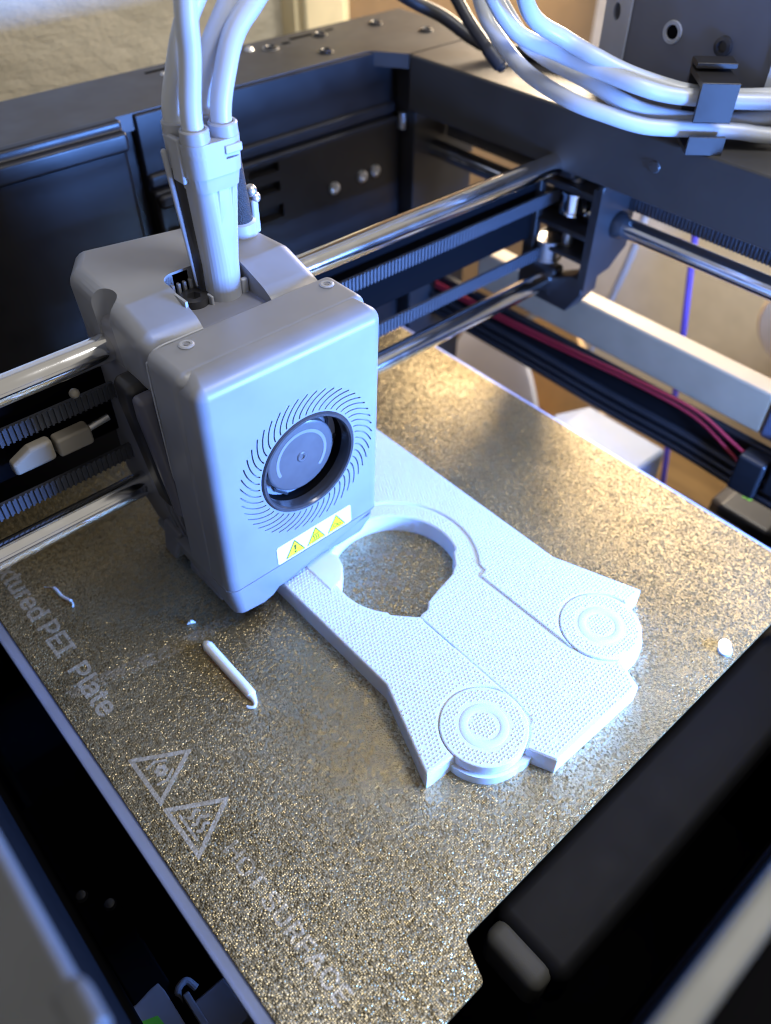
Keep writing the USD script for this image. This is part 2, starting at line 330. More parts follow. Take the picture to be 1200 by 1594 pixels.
# ================================================================ GANTRY: two steel rods, belts, right end bracket
YB, ZU, ZL = 230.0, 99.5, 38.2
ga = thing('gantry', 'sliding gantry of two polished steel rods with toothed belts between', 'gantry', (0, 230, 38))
part(ga, 'rod', cyl((-190, YB, ZU), (178, YB, ZU), 4.9, n=48), CHROME)
part(ga, 'rod', cyl((-190, YB, ZL), (178, YB, ZL), 4.9, n=48), CHROME)
part(ga, 'belt', belt_strip((-190, 236, 78.6), (184, 236, 78.6), 6.2, 1.3, (0, -1, 0)), RUB, smooth=False)
part(ga, 'belt', belt_strip((-190, 236, 50.4), (180, 236, 50.4), 6.2, 1.3, (0, -1, 0)), RUB, smooth=False)
part(ga, 'cross_bar', rbox(-190, 180, 243, 250, 56, 92, 1.5), VOID)
# end bracket
bk = m3.Manifold.batch_boolean([
    front(ext(Polygon([(172, 93), (202, 95.5), (202.4, 57.5), (197, 54), (191, 49), (180, 47.5), (172, 43)]), 0, 4.5)).translate([0, 208.5, 0]), rbox(172, 204, 203.6, 207, 91.5, 95.5, 1.2), rbox(190, 201, 206, 246, 50, 92, 1.5), rbox(173, 178, 240, 247, 26, 104, 1),
    hull(rbox(173, 186, 206, 214, 38, 47, 1), rbox(174, 186, 214, 242, 26, 34, 1)), rbox(174, 200, 208, 246, 66, 68.5, .8), rbox(174, 200, 208, 246, 54, 56.5, .8), rbox(174, 200, 208, 246, 86, 89, .8),
    rbox(173, 182, 224, 246, 30, 46, 2), rbox(174, 186, 222, 240, 91, 107, 3), hull(ball((190, 203, 72.5), 6.5, 20), ball((190, 212, 72.5), 6.5, 20))], m3.OpType.Add)
bp = part(ga, 'end_bracket', bk - cyl((190, 190, 72.5), (190, 260, 72.5), 5.0), BLACK)
pl = lathe([[0, 0], [7.2, 0], [7.2, 1], [6.2, 1.2], [6.2, 9.4], [7.2, 9.6], [7.2, 10.6], [0, 10.6]], (183, 226, 73.5), (0, 0, 1), 36)
part(bp, 'pulley', pl, CHROME); part(bp, 'pulley', placed(pl, trimesh.transformations.translation_matrix([-4, 8, -26])), STEEL)
part(bp, 'pin', cyl((183, 226, 56), (183, 226, 66), 3), STEEL)
part(bp, 'screw', cat(ball((178, 221, 103.5), 3.4), cyl((179, 222, 102), (174, 217, 106), 2.6)), STEEL)
part(bp, 'screw', cyl((183, 226, 88), (183, 226, 93), 3.2), STEEL)
part(bp, 'pin', cyl((172, 236, 106), (172, 236, 118), 2.0), LGREY)

# ================================================================ HEATED BED AND BUILD PLATE
hb = thing('heated_bed', 'pale metal heated bed whose edge shows along the gold sheet', 'print bed', (0, 168, -16))
bedp = sbox(-132.6, 43.5, 131.6, 301).buffer(3, 8).buffer(-3)
part(hb, 'bed_plate', soft(bedp, -7, -1.3, .8), ALU)
part(hb, 'insulation', box(-126, 126, 50, 296, -16, -7.2), VOID)
sheet = unary_union([sbox(-128.5, 40.5, 128.5, 297.5), Polygon([(-128.5, 60), (-128.5, 29), (-79.5, 29), (-75, 41), (-75, 60)]), Polygon([(128.5, 60), (128.5, 29), (112, 29), (107.5, 41), (107.5, 60)])]).buffer(2, 8).buffer(-4, 8).buffer(2, 8)
bpth = thing('build_plate', 'gold textured build plate with etched words and warning triangles', 'build plate', (0, 168, -1.2))
part(bpth, 'sheet', soft(sheet, -1.2, 0, .3, 2), GOLD)
WORN = textured_sheet('worn_lettering', (0.34, 0.29, 0.19), (0.64, 0.57, 0.43), 0.46, 0.3, 0.35)
def etched(name, tm, x, y, m=None):
    """Lettering lying on the sheet, reading towards the front, letter tops to the right."""
    part(bpth, name, placed(tm, basis((0, -1, 0), (1, 0, 0), (0, 0, 1), (x, y, .02))), m or ETCH, smooth=False)
t = meshkit.text_mesh('Textured PEI  Plate', 7.3, .05, bold=True); s = 104.0 / t.extents[0]; t.apply_scale([s, 1, 1]); etched('lettering', t, -119.6, 279.0)
t = meshkit.text_mesh('HOT SURFACE', 5.2, .05, bold=True); s = 57.0 / t.extents[0]; t.apply_scale([s, 1, 1]); etched('lettering', t, -113.5, 108.5, WORN)
def flat(poly, h=.05):
    return trimesh.util.concatenate([trimesh.creation.extrude_polygon(g, h, engine='earcut') for g in getattr(poly, 'geoms', [poly]) if g.area > 1e-6])
for k, cy in enumerate((143.6, 120.9)):
    tri = Polygon([(-10.2, 0), (10.2, 0), (0, 17.4)]).buffer(.4, 4)
    symb = [tri.difference(tri.buffer(-1.5, join_style=2))]
    if k == 0:
        for a in range(0, 360, 60):
            symb.append(Point(1.4 * math.cos(math.radians(a)), 6.2 + 1.4 * math.sin(math.radians(a))).buffer(.9))
        symb += [stroke([(-3.6, 3), (-4.2, 6), (-2.2, 9.2)], .9), stroke([(3.6, 3), (4.2, 6), (2.2, 9.2)], .9)]
    else:
        for dx in (-2.8, 0, 2.8):
            symb.append(stroke([(dx + .7 * math.sin(q * 1.6), 4.2 + q) for q in np.linspace(0, 5.4 - abs(dx) * .5, 12)], 1.0))
        symb.append(stroke([(-5, 2.6), (5, 2.6)], .9))
    etched('warning_triangle', flat(unary_union(symb)), -120.2, cy)
for q, pts in enumerate(([(-58, 180.5), (-90, 184), (-122, 191)], [(-4, 171), (14, 160)], [(-12, 160), (0, 152)])):
    base_ = stroke(pts, 5.5 if q == 0 else 3.2)
    holes = unary_union([Point(*(RNG.uniform(base_.bounds[:2], base_.bounds[2:]))).buffer(RNG.uniform(.3, 1.0), 3) for _ in range(260 if q == 0 else 90)])
    part(bpth, 'glue_smear', flat(base_.difference(holes), .03), SMEAR, smooth=False)

# ================================================================ WHITE PRINTED PIECE
D1, D2 = (-26.0, 80.7), (36.8, 80.7)
hole = Point(.9, 154.8).buffer(25.6, 48)
hole = unary_union([hole, Polygon([(-19, 137), (-11.2, 128.6), (-10.6, 122), (-9.7, 122), (-8, 126.4), (8, 133), (0, 150)])])
lane_nose = unary_union([sbox(-9.8, 57, 20.3, 129), Polygon([(-9.8, 123), (-7.8, 127.2), (-3, 131.6), (4.3, 133.4), (13.4, 135.2), (17.9, 137.9), (22.9, 143.9), (26, 140), (24, 128)])]).buffer(-.8, 8).buffer(.8, 8)
hole = hole.difference(lane_nose).buffer(-1.6, 12).buffer(3.2, 12).buffer(-1.6, 12)
outer = Polygon([(-39.8, 229), (-39.8, 114.4), (-52.6, 80.6), (-40.4, 79.6), (-26, 78), (-21, 65.6), (-17, 56.4), (25.9, 55.6), (29.9, 66), (38, 79), (51, 80.3), (62.3, 80.8), (50.2, 114.6), (50.2, 229)])
outer = unary_union([outer, Point(*D1).buffer(15, 48), Point(*D2).buffer(15, 48)]).buffer(-.4, 6).buffer(.8, 6).buffer(-.4, 6)
nub = Polygon([(-28, 159.5), (-21.6, 161.2), (-16.4, 166.8), (-14.4, 172.4), (-17, 177), (-21, 180), (-28, 180)]).buffer(1, 6).buffer(-1, 6)
body = outer.difference(hole)
lane = unary_union([sbox(-10.6, 50, 20.6, 130), lane_nose, ring(20, 33, (.9, 154.8)).intersection(sbox(8, 126, 60, 190))])
lane = unary_union([lane, Polygon([(-24, 66), (-17, 50), (26, 50), (32, 66), (24, 72), (20, 84), (-10, 84), (-12, 72)])])
discs = unary_union([Point(*D1).buffer(15.2, 48), Point(*D2).buffer(15.2, 48)])
wings = body.difference(lane.buffer(.25)).difference(discs)
pr = thing('printed_piece', 'white 3D printed flat plate with two round bosses and a round opening', 'print', (5, 140, 0))
slot = sbox(-10.7, 110, -9.8, 126)
base_m = soft(body.difference(discs.buffer(-.15)).difference(slot), 0, 8.4, .3, 2)
part(pr, 'body', m3.Manifold.batch_boolean([base_m, ext(unary_union([Point(*D1).buffer(16.2, 48), Point(*D2).buffer(16.2, 48), Polygon([(-32, 67), (-24, 63.8), (-14, 64), (-16, 76)]), Polygon([(42, 67), (36, 64.5), (27, 64), (27, 76)])]), 0, 4.2)], m3.OpType.Add), WHITE)
for g in wings.geoms if hasattr(wings, 'geoms') else [wings]:
    if g.area > 30: part(pr, 'raised_panel', soft(g.buffer(-.12), 5, 9.25, .65, 4), WHITE)
lane_in = lane.intersection(body).difference(discs).buffer(-.25)
lane_big = max(getattr(lane_in, 'geoms', [lane_in]), key=lambda g: g.area)
part(pr, 'centre_lane', soft(lane_big, 5, 8.72, .4), WHITE)
part(pr, 'nub', soft(nub, 0, 9.6, .6), WHITE)
lat = []
def bumps(region, z, px=1.5, py=1.3, keep=.985):
    x0, y0, x1, y1 = region.bounds
    from shapely import prepared
    pp = prepared.prep(region)
    i = 0
    y = math.floor(y0 / py) * py
    while y < y1:
        off = (round(y / py) % 2) * px / 2
        x = math.floor(x0 / px) * px + off
        while x < x1:
            if pp.contains(Point(x, y)) and RNG.random() < keep:
                lat.append((x + RNG.normal(0, .05), y + RNG.normal(0, .05), z, RNG.uniform(.85, 1.15)))
            x += px
        y += py
def flush(parent, name='lattice'):
    V, F = [], []
    for k, (x, y, z, s) in enumerate(lat):
        a, b, h = .58 * s, .36 * s, .13
        v = [(-a, -b, -.1), (a * .7, -b, -.1), (a, b, -.1), (-a * .7, b, -.1), (-a * .6, -b * .5, h), (a * .5, -b * .5, h), (a * .6, b * .5, h), (-a * .4, b * .5, h)]
        o = 8 * k
        V += [(x + p, y + q, z + r) for p, q, r in v]
        F += [[o + i for i in t] for t in ((4, 5, 6), (4, 6, 7), (0, 1, 5), (0, 5, 4), (1, 2, 6), (1, 6, 5), (2, 3, 7), (2, 7, 6), (3, 0, 4), (3, 4, 7))]
    lat.clear()
    part(parent, name, trimesh.Trimesh(V, F, process=False), WHITE, smooth=50, kind='stuff')
for g in wings.geoms if hasattr(wings, 'geoms') else [wings]:
    if g.area > 30: bumps(g.buffer(-1.1), 9.25)
bumps(lane_big.buffer(-1.0), 8.72)
flush(pr)
for c in (D1, D2):
    bs = part(pr, 'boss', soft(Point(*c).buffer(15, 64), 4.8, 9.35, .4), WHITE)
    part(bs, 'boss_ring', MAN(trimesh.creation.revolve([[5.2, 0], [8.6, 0], [8.3, .16], [6.9, .34], [5.5, .16], [5.2, 0]], sections=64)).translate([c[0], c[1], 9.25]), WHITE)
    bumps(ring(9.6, 13.8, c), 9.35, 1.35, 1.2); bumps(Point(*c).buffer(4.6), 9.35, 1.3, 1.15); flush(bs)

# ================================================================ PRINT HEAD
ph = thing('print_head', 'grey print head with round fan and yellow warning label', 'print head', (-27, 210, 9))
def shear(m):                       # the cover narrows upward on its left side
    v, f = arr(m); v = np.array(v, float); v[:, 0] += (70 - v[:, 2]) * -.012
    return trimesh.Trimesh(v, f, process=False)
FX, FZ, FY = -24.6, 65.2, 171.8
# fascia: pillow-edged front panel
fas = hull(*[m3.Manifold.sphere(4.6, 28).translate([x, FY + 4.6, z]) for x in (-57.9, 4.9) for z in (107.6,)],
           *[cyl((x, FY + 4.6, 24.4), (x, FY + 4.6, 30), 4.6, n=32) for x in (-58.6, 3.2)], box(-63.2, 7.9, 180, 184, 24.4, 26), box(-62.5, 9.4, 178.8, 184, 104, 108), box(-57, 4.5, 178.8, 184, 111, 113.2))
fas = fas.trim_by_plane([0, 0, 1], 24.45)
def disc_y(r, y0, y1, x=FX, z=FZ, n=72):
    return cyl((x, y0, z), (x, y1, z), r, n=n)
fas = fas - disc_y(19.6, 160, 186.5)
slots = []
for k in range(48):
    pts = []
    for u in np.linspace(0, 1, 8):
        r_ = 20.9 + 7.5 * u; a = k / 48 * 2 * math.pi - .30 * u ** 1.35
        pts.append((r_ * math.cos(a), r_ * math.sin(a)))
    slots.append(front(ext(stroke(pts, .55), 0, 3)).translate([FX, FY + .75, FZ]))
fas = fas - m3.Manifold.batch_boolean(slots, m3.OpType.Add)
fc = part(ph, 'front_cover', shear(fas), GREY, smooth=28)
# shell behind the fascia
shell = hull(*[cyl((x, y, 24.4), (x, y, 109), 3.2) for x, y in ((-60.2, 196), (-60.2, 184), (6.2, 184), (6.2, 196))], *[ball((x, y, 110), 3.5, 20) for x, y in ((-59.4, 197), (-59.4, 183), (5.6, 183), (5.6, 197))])
shell = shell.trim_by_plane([0, 1, 0], 179.2).trim_by_plane([0, -1, 0], -198.2)
shell = shell - box(-50, 0, 184.1, 200, 20, 106) - box(-43, -14.5, 184.1, 200, 100, 108)
part(ph, 'upper_cover', shear(shell), GREY)
for sx in (-50.2, 4.0):
    sc = part(ph, 'screw', lathe([[0, .0], [2.5, 0], [2.5, .25], [2.0, .55], [1.3, .5], [1.2, .1], [0, .1]], (sx - .5, 193.6, 113.55), (0, 0, 1), 28), LGREY)
    part(sc, 'hex_recess', cyl((sx - .5, 193.6, 113.6), (sx - .5, 193.6, 113.9), .8, n=6), GREYD)
# round fan: lip, dark bore, rotor
part(ph, 'fan_lip', lathe([[18.0, 4], [18.0, -.2], [18.5, -.9], [19.4, -1.0], [20.1, -.4], [20.3, .6], [19.4, .8], [19.4, 4], [18.0, 4]], (FX - .05, FY + .4, FZ), (0, 1, 0), 72), BOLT)
part(ph, 'fan_bore', lathe([[18.2, 2], [18.0, 10], [0, 10.5], [0, 12.0], [19.2, 12.0], [19.4, 2], [18.2, 2]], (FX, FY + .4, FZ), (0, 1, 0), 64), VOID)
ro = part(ph, 'fan_rotor', lathe([[0, 0], [13.2, 0], [14.1, .5], [14.4, 1.4], [14.4, 8], [0, 8]], (FX, FY + 4.4, FZ), (0, 1, 0), 64), FAN)
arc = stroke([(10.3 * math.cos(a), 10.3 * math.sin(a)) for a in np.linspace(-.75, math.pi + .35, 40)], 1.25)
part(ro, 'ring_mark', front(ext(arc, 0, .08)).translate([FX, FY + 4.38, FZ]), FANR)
part(ro, 'hub_dimple', lathe([[0, -.1], [.9, -.1], [1.0, .35], [1.6, .4], [2.0, .15], [2.1, -.1], [0, -.1]], (FX, FY + 4.4, FZ), (0, -1, 0), 28), FAN)
for k in range(7):
    a = k / 7 * 2 * math.pi + .2
    bl = stroke([(14 * math.cos(a), 14 * math.sin(a)), (16 * math.cos(a + .25), 16 * math.sin(a + .25)), (17.6 * math.cos(a + .6), 17.6 * math.sin(a + .6))], .9)
    part(ro, 'blade', front(ext(bl, 0, 3)).translate([FX, FY + 10.6, FZ]), BOLT)
# warning label
lab = part(ph, 'warning_label', front(ext(sbox(-42.4, 24.9, -7.4, 33.9).buffer(-1, 6).buffer(1, 6), 0, .18)).translate([0, FY - .02, 0]), LABEL)
def sticker(name, poly, m, d):
    part(lab, name, front(ext(poly, 0, .1)).translate([0, FY - d, 0]), m, smooth=False)
for k, cx in enumerate((-34.4, -24.6, -14.7)):
    z0 = 25.9; tri = Polygon([(cx - 4.1, z0), (cx + 4.1, z0), (cx, z0 + 7.0)]).buffer(.25, 4)
    sticker('triangle_edge', tri, INK, .16); sticker('warning_triangle', tri.buffer(-.42, join_style=2), YELLOW, .22)
    if k == 0:
        s_ = unary_union([Polygon([(cx - .55, z0 + 4.7), (cx + .55, z0 + 4.7), (cx + .28, z0 + 2.2), (cx - .28, z0 + 2.2)]), Point(cx, z0 + 1.2).buffer(.5)]); nm = 'exclamation_mark'
    elif k == 1:
        s_ = unary_union([stroke([(cx + dx + .22 * math.sin(q * 2.6), z0 + 1.5 + q) for q in np.linspace(0, 2.7, 10)], .36) for dx in (-1.0, 0, 1.0)] + [stroke([(cx - 1.9, z0 + .9), (cx + 1.9, z0 + .9)], .3)]); nm = 'heat_symbol'
    else:
        s_ = unary_union([ring(.75, 1.05, (cx - .7, z0 + 2.2), 12), ring(.5, .8, (cx + 1.25, z0 + 1.7), 12)]); nm = 'roller_symbol'
    sticker(nm, s_, INK, .27)
# lower duct shell
low = hull(*[cyl((x, y, z), (x, y, z + .4), r_) for x, y, z, r_ in ((-58.7, 176.3, 23.7, 4.55), (3.3, 176.3, 23.7, 4.55), (-57.2, 176.4, 10.2, 4.0), (-49.5, 176.4, 9.2, 4.0), (-59.2, 196, 23.7, 4), (4.5, 196, 23.7, 4), (-56.5, 232, 12, 3), (0.5, 196, 15, 4))])
low2 = low - hull(box(-46.5, 30, 160, 185, 9.0, 9.1), box(-42.4, 30, 160, 185, 12.8, 12.9), box(-42, 30, 160, 185, 5, 5.1), box(-48, 30, 160, 185, 5, 5.1))
low2 = m3.Manifold.batch_boolean([low2.trim_by_plane([0, 0, 1], 9.0), hull(cyl((-10, 180, 10), (-10, 180, 12), 4), cyl((-24, 180, 12), (-24, 180, 14), 4), cyl((2.2, 178, 18), (2.2, 178, 20), 5), cyl((-2, 178, 14), (-2, 178, 16), 5))], m3.OpType.Add)
part(ph, 'lower_duct', shear(low2), GREY)
part(ph, 'nozzle', cat(cyl((-27, 208, 9.5), (-27, 208, 13), 1.0, 4), cyl((-27, 208, 13), (-27, 208, 20), 7)), STEEL)
# rear body
rb = m3.Manifold.batch_boolean([hull(rbox(-61, 4, 199, 250, 30, 111, 4), rbox(-58, 2, 200, 240, 10, 30, 3))], m3.OpType.Add)
rb = rb - box(-80, -57.5, 197, 218, 46, 104)
for k in range(4):
    y0 = 217.5 - k * 5.6
    rb = rb - hull(box(-70, -57, y0 - 3.2, y0, 41, 42.5), box(-70, -57, y0 - 4.8, y0 - 1.6, 22.5, 24))
part(ph, 'rear_body', rb, GREYD)
lv = part(ph, 'latch_lever', hull(rbox(-67.5, -58, 207, 219, 84, 97, 3), rbox(-65, -57, 202, 212, 46, 58, 2)), BLACK)
part(lv, 'lever_front', hull(rbox(-67.3, -58, 200.5, 206.8, 85, 95.5, 2), rbox(-64.8, -57, 197.5, 201.8, 44, 58, 2)), plastic('lit_lever_tone', (0.10, 0.10, 0.13), 0.35))  # lighter colour stands for the light on the lever's front bevel
part(ph, 'side_tab', hull(rbox(-63, -58, 216, 224, 6, 10, 1), rbox(-61, -58, 212, 224, 16, 22, 1)), GREYD)
part(ph, 'side_foot', rbox(-62, -57, 184, 206, 8.2, 12, 1), GREYD)
# top cover with sloping front, cable opening and small side notch
pts = [(-57.2, 205, 111.6), (0.4, 205, 110.6), (-57.2, 216.5, 114.6), (0.2, 216.5, 114.6), (-56.2, 246, 114.6), (-50, 256, 113.8), (-12, 247, 114.2), (-1, 234, 114.4)]
tc = hull(*[ball(p, 5.4, 24) for p in pts], *[ball((p[0], p[1], 98), 4.6, 16) for p in pts], box(-59.5, 3.6, 198.4, 199, 96, 112.8))
op = sbox(-41.5, 190, -15.6, 223.5).buffer(-5, 8).buffer(5, 8)
tc = tc - ext(op, 101, 130) - cyl((-62.5, 225, 96), (-62.5, 225, 130), 6.4, n=40) - cyl((4.0, 238, 108), (4.0, 238, 130), 4.0, n=32)
part(ph, 'top_cover', tc, GREY, smooth=32)
part(ph, 'opening_lip', ext(ring(0, 1, (0, 0)) if False else op.buffer(.9).difference(op).intersection(sbox(-43, 206, -31, 226)), 106, 119.2), LGREY)
part(ph, 'seam_bead', tube([(-62.9, 198.3, 60), (-62.7, 198.3, 104), (-61.6, 198.3, 110.5), (-58, 198.3, 113.3), (-50, 198.3, 113.5), (-42, 198.3, 113.5)], .35, 8), LGREY)
for k in range(4):
    part(ph, 'comb_tooth', rbox(-38.0 + k * 2.2, -36.9 + k * 2.2, 222.2, 223.8, 104, 116, .3), LGREY)
part(ph, 'circuit_board', box(-41, -13.5, 199, 223, 101.5, 103), BOARD)
part(ph, 'board_plug', cat(rbox(-20, -15.5, 204, 211, 103, 109, .6), rbox(-30, -22, 200.5, 204, 103, 105, .4)), BOLT)
bo = part(ph, 'socket_bolt', m3.Manifold.batch_boolean([cyl((-33.5, 216.8, 103), (-33.5, 216.8, 113.6), 4.7, n=36)], m3.OpType.Add) - cyl((-33.5, 216.8, 110.6), (-33.5, 216.8, 115), 2.4, n=6), BOLT)
part(bo, 'bolt_washer', lathe([[4.4, 0], [5.9, 0], [5.9, .8], [4.4, .8], [4.4, 0]], (-33.5, 216.8, 103.1), (0, 0, 1), 28), BOARD)
# tube funnel (cable guide) with collar and four sockets
FB, FT = np.array([-23.2, 215.3, 103.0]), np.array([-21.6, 217.3, 150.0])
sq = lambda h, c, z, r_: hull(*[cyl((c[0] + sx * (h - r_), c[1] + sy * (h - r_), z), (c[0] + sx * (h - r_), c[1] + sy * (h - r_), z + .3), r_, n=24) for sx in (-1, 1) for sy in (-1, 1)])
FMID = FB + (FT - FB) * .42
funnel = hull(cyl(FB, FB + [0, 0, .3], 5.9, n=36), cyl(FMID, FMID + [0, 0, .3], 6.2, n=36)) + hull(cyl(FMID, FMID + [0, 0, .3], 6.2, n=36), sq(7.7, FT, 150, 4.2))
flutes = m3.Manifold.batch_boolean([hull(cyl(FB + [d * .45, -6.6, 8], FB + [d * .45, -6.6, 8.2], .35), cyl((FT[0] + d, FT[1] - 8.1, 148), (FT[0] + d, FT[1] - 8.1, 148.2), .9)) for d in (-1.8, 3.2)], m3.OpType.Add)
cg = part(ph, 'tube_funnel', funnel - flutes, GREY if False else LGREY)
co = hull(sq(8.8, (FT[0], FT[1]), 152, 4.4), sq(9.3, (FT[0], FT[1]), 161.5, 4.6)) - box(-19.5, -14.2, 205, 209.2, 156.2, 157.6)
co = m3.Manifold.batch_boolean([co, hull(sq(7.9, FT, 147.5, 4.3), sq(8.5, FT, 152.2, 4.4))], m3.OpType.Add)
for sx in (-4.8, 4.8):
    for sy in (-4.8, 4.8):
        co = co - cyl((FT[0] + sx, FT[1] + sy, 158), (FT[0] + sx, FT[1] + sy, 170), 4.3, n=24)
part(cg, 'collar', co, LGREY)
part(cg, 'collar_latch', cat(rbox(-19.8, -13.9, 207.6, 209.2, 157.7, 160.2, .4), rbox(-31.6, -29.6, 214, 220, 150, 163, .6)), LGREY)
part(cg, 'dark_core', hull(cyl(FB + [-3.6, 3.5, 0], FB + [-3.6, 3.5, .3], 3.0), cyl((FT[0] - 6.4, FT[1] + 4, 152), (FT[0] - 6.4, FT[1] + 4, 152.3), 3.6)), BOLT)
part(cg, 'side_strut', hull(ball(FB + [-7.0, 4.2, 12], .5), ball((FT[0] - 11.0, FT[1] + 3.5, 158), 1.0)), LGREY)
part(cg, 'base_fin', cat(rbox(-18.4, -15.8, 211.0, 212.8, 103, 116, .6), rbox(-30.2, -29.2, 211.5, 214.5, 103, 114, .4)), LGREY)
part(cg, 'socket', lathe([[3.0, -4], [4.3, -4], [4.3, 3.2], [4.0, 3.6], [3.3, 3.6], [3.0, -4]], (0, 0, 0), (0, 0, 1), 32).apply_translation([FT[0] - 4.8, FT[1] - 4.8, 161.8]), LGREY)
for sx, sy in ((4.8, -4.8), (-4.8, 4.8), (4.8, 4.8)):
    part(cg, 'socket', lathe([[3.0, -4], [4.3, -4], [4.3, 3.2], [4.0, 3.6], [3.3, 3.6], [3.0, -4]], (FT[0] + sx, FT[1] + sy, 161.8), (0, 0, 1), 32), LGREY)
# braided cable stub beside the funnel
sl = part(ph, 'cable_sleeve', cyl((-3.6, 231.5, 120), (-4.4, 230.0, 150), 4.6, 2.6, n=28), SLEEVE)
part(ph, 'sleeve_boot', lathe([[3.8, 0], [5.6, 0], [5.4, 6], [4.4, 6.6], [3.8, 0]], (-3.6, 231.5, 118.6), (0, 0, 1), 32), LGREY)
part(ph, 'boot_clamp', rbox(1.5, 4.5, 231, 236, 118, 130, 1), LGREY)
part(ph, 'clamp_screw', cat(ball((2.6, 232.5, 133), 2.2), ball((4.0, 232.5, 130.2), 2.0)), STEEL)
# belt clamp on the left of the head
bc = part(ph, 'belt_clamp', cat(hull(rbox(-103, -88, 233, 238, 63.5, 69, 1.5), rbox(-97, -88, 233, 238, 64.5, 72, 1.5))), CREAM, label='cream clamp block on the belt')
part(ph, 'belt_clamp', rbox(-87, -74, 233, 239, 63.0, 70.5, 1.2), CREAM, label='cream clamp block on the belt')
part(bc, 'pin', cyl((-74, 236, 68), (-66, 236, 69), 1.3), STEEL)
part(ph, 'belt_screw', cat(ball((-76, 232, 86.5), 1.8)), CREAM)

# ================================================================ SMALL THINGS ON THE PLATE
st = tube([(-75.4, 177.5, 1.5), (-75.4, 170, 1.5), (-75.3, 158, 1.45), (-75.2, 149, 1.3), (-75.3, 146.5, .9), (-76, 143.6, .7), (-77.2, 142.6, .6), (-78.6, 143.6, .5), (-79.0, 144.4, .5)], np.interp(np.linspace(0, 1, 8 * 12 + 1), [0, .02, .05, .3, .46, .56, .66, 1], [.4, 1.4, 2.05, 2.0, 1.9, 1.1, .6, .55]), 14)
single('purge_line', st, WHITE, 'white plastic purge stick with a hooked end lying on the gold plate', 'plastic strip')
single('plastic_scrap', tube([(-108.6, 243.4, .5), (-106, 240, .7), (-105.4, 234, .6), (-103.8, 229, .7), (-104.4, 226.4, .5)], [.2] * 12 + [.7] * 12 + [.65] * 12 + [.35] * 13, 8), WHITE, 'thin curled white plastic thread near the etched words', 'plastic scrap')
single('plastic_scrap', tube([(-75.6, 189.4, .5), (-74.0, 189.2, .8), (-72.6, 188.0, .5)], np.interp(np.linspace(0, 1, 25), [0, .5, 1], [.2, .9, .2]), 8), WHITE, 'tiny white plastic crumb beside the head of the purge stick', 'plastic scrap')

# ================================================================ TUBES AND CABLES
A = lambda sx, sy, z: (FT[0] + sx, FT[1] + sy, z)
t1 = [A(-4.8, -4.8, 158), A(-4.8, -4.8, 170), (-24.6, 211.4, 184), (-23.8, 210.5, 198), (-18, 212, 224), (8, 226, 262), (62, 250, 272), (112, 262, 232), (135, 266, 190), (141.6, 259.3, 162), (142.4, 246.4, 150), (140.6, 229.0, 143), (139.6, 206.3, 139), (145.4, 191.5, 136), (153.9, 180.1, 133), (162.9, 171.1, 132.3), (172.7, 161.3, 132.1), (180.7, 153.3, 131.7), (189.8, 144.2, 130.5), (210, 124, 131), (234, 100, 136)]
t2 = [A(4.8, -4.8, 158), A(4.8, -4.8, 168), (-13.6, 212.5, 178), (-8, 213.6, 187), (3, 214.5, 196), (24, 218, 216), (58, 226, 232), (92, 234, 212), (112, 236, 184), (127.3, 229.5, 162), (140.3, 216.8, 154), (145.5, 200, 150.5), (150.1, 183.9, 147.6), (158.9, 175.1, 144.7), (170.4, 163.6, 143.4), (178.2, 155.8, 143), (186.8, 147.2, 143), (210, 124, 143), (234, 104, 146)]
t3 = [A(-4.8, 4.8, 158), A(-5.2, 4.8, 168), (-24.5, 220.5, 178), (-19.5, 219.5, 190), (-9, 219, 204), (14, 222, 232), (54, 230, 248), (92, 236, 222), (112, 238, 188), (139.7, 237.9, 158), (149.7, 230.5, 148), (150.0, 207, 144), (152.5, 193, 140), (158.5, 184.5, 136.5), (168.6, 174.4, 134), (178, 165, 132.8), (185.9, 157.1, 133.6), (194.5, 148.5, 135.1), (214, 128, 137), (236, 104, 142)]
t4 = [A(4.8, 4.8, 158), A(4.6, 4.8, 168), (-15.2, 220.5, 178), (-9, 219, 188), (2, 219, 200), (26, 216, 224), (62, 208, 232), (96.0, 208, 196), (122, 217, 170), (138.2, 212.6, 160), (144.5, 202, 155), (152.9, 190.1, 149.7), (166.7, 176.3, 144.4), (176, 167, 142.8), (184, 159, 142.4), (192.6, 150.4, 142.9), (214, 130, 144), (236, 108, 148)]
TL = ['white tube plugged into the near left socket, lowest of the tubes in the clip', 'thick white tube plugged into the near right socket and passing under the clip top', 'white tube plugged into the far left socket, running in the middle through the clip', 'white tube plugged into the far right socket, highest of the tubes in the clip']
for pts, l in zip((t1, t2, t3, t4), TL):
    single('feed_tube', tube(pts, 3.1, 20), TUBE, l, 'tube', group='white tubes arching from the print head to the clip')
single('black_cable', tube([(20, 300, 205), (90, 318, 190), (140, 326, 163), (163.2, 325.3, 150), (178.1, 318.0, 142), (188, 306, 133), (196, 296, 128.5), (206, 280, 128.2), (214, 250, 128.2)], 3.2, 14), BLACK, 'thin black cable curving down over the right rear rim', 'cable')
single('cable_end', tube([(158, 312, 178), (163.5, 298, 158), (166, 288.5, 147), (167.8, 277.5, 138), (171.5, 269.5, 129.8)], [2.8] * 36 + [3.4] * 10 + [2.6] * 2 + [1.2], 14), BLACK, 'blunt black cable end pointing at the rim beside the white tubes', 'cable')
cl = thing('cable_clip', 'black clip holding the white tubes on the right rim', 'clip', (177, 155, 125))
U, N = np.array([.7071, -.7071, 0]), np.array([-.7071, -.7071, 0])     # along the tubes, and towards the room
CO = np.array([172.0, 162.0, 125.0])
def in_clip(poly, u0, u1):
    return placed(flat(poly, u1 - u0), basis(N, (0, 0, 1), U, CO + U * u0))
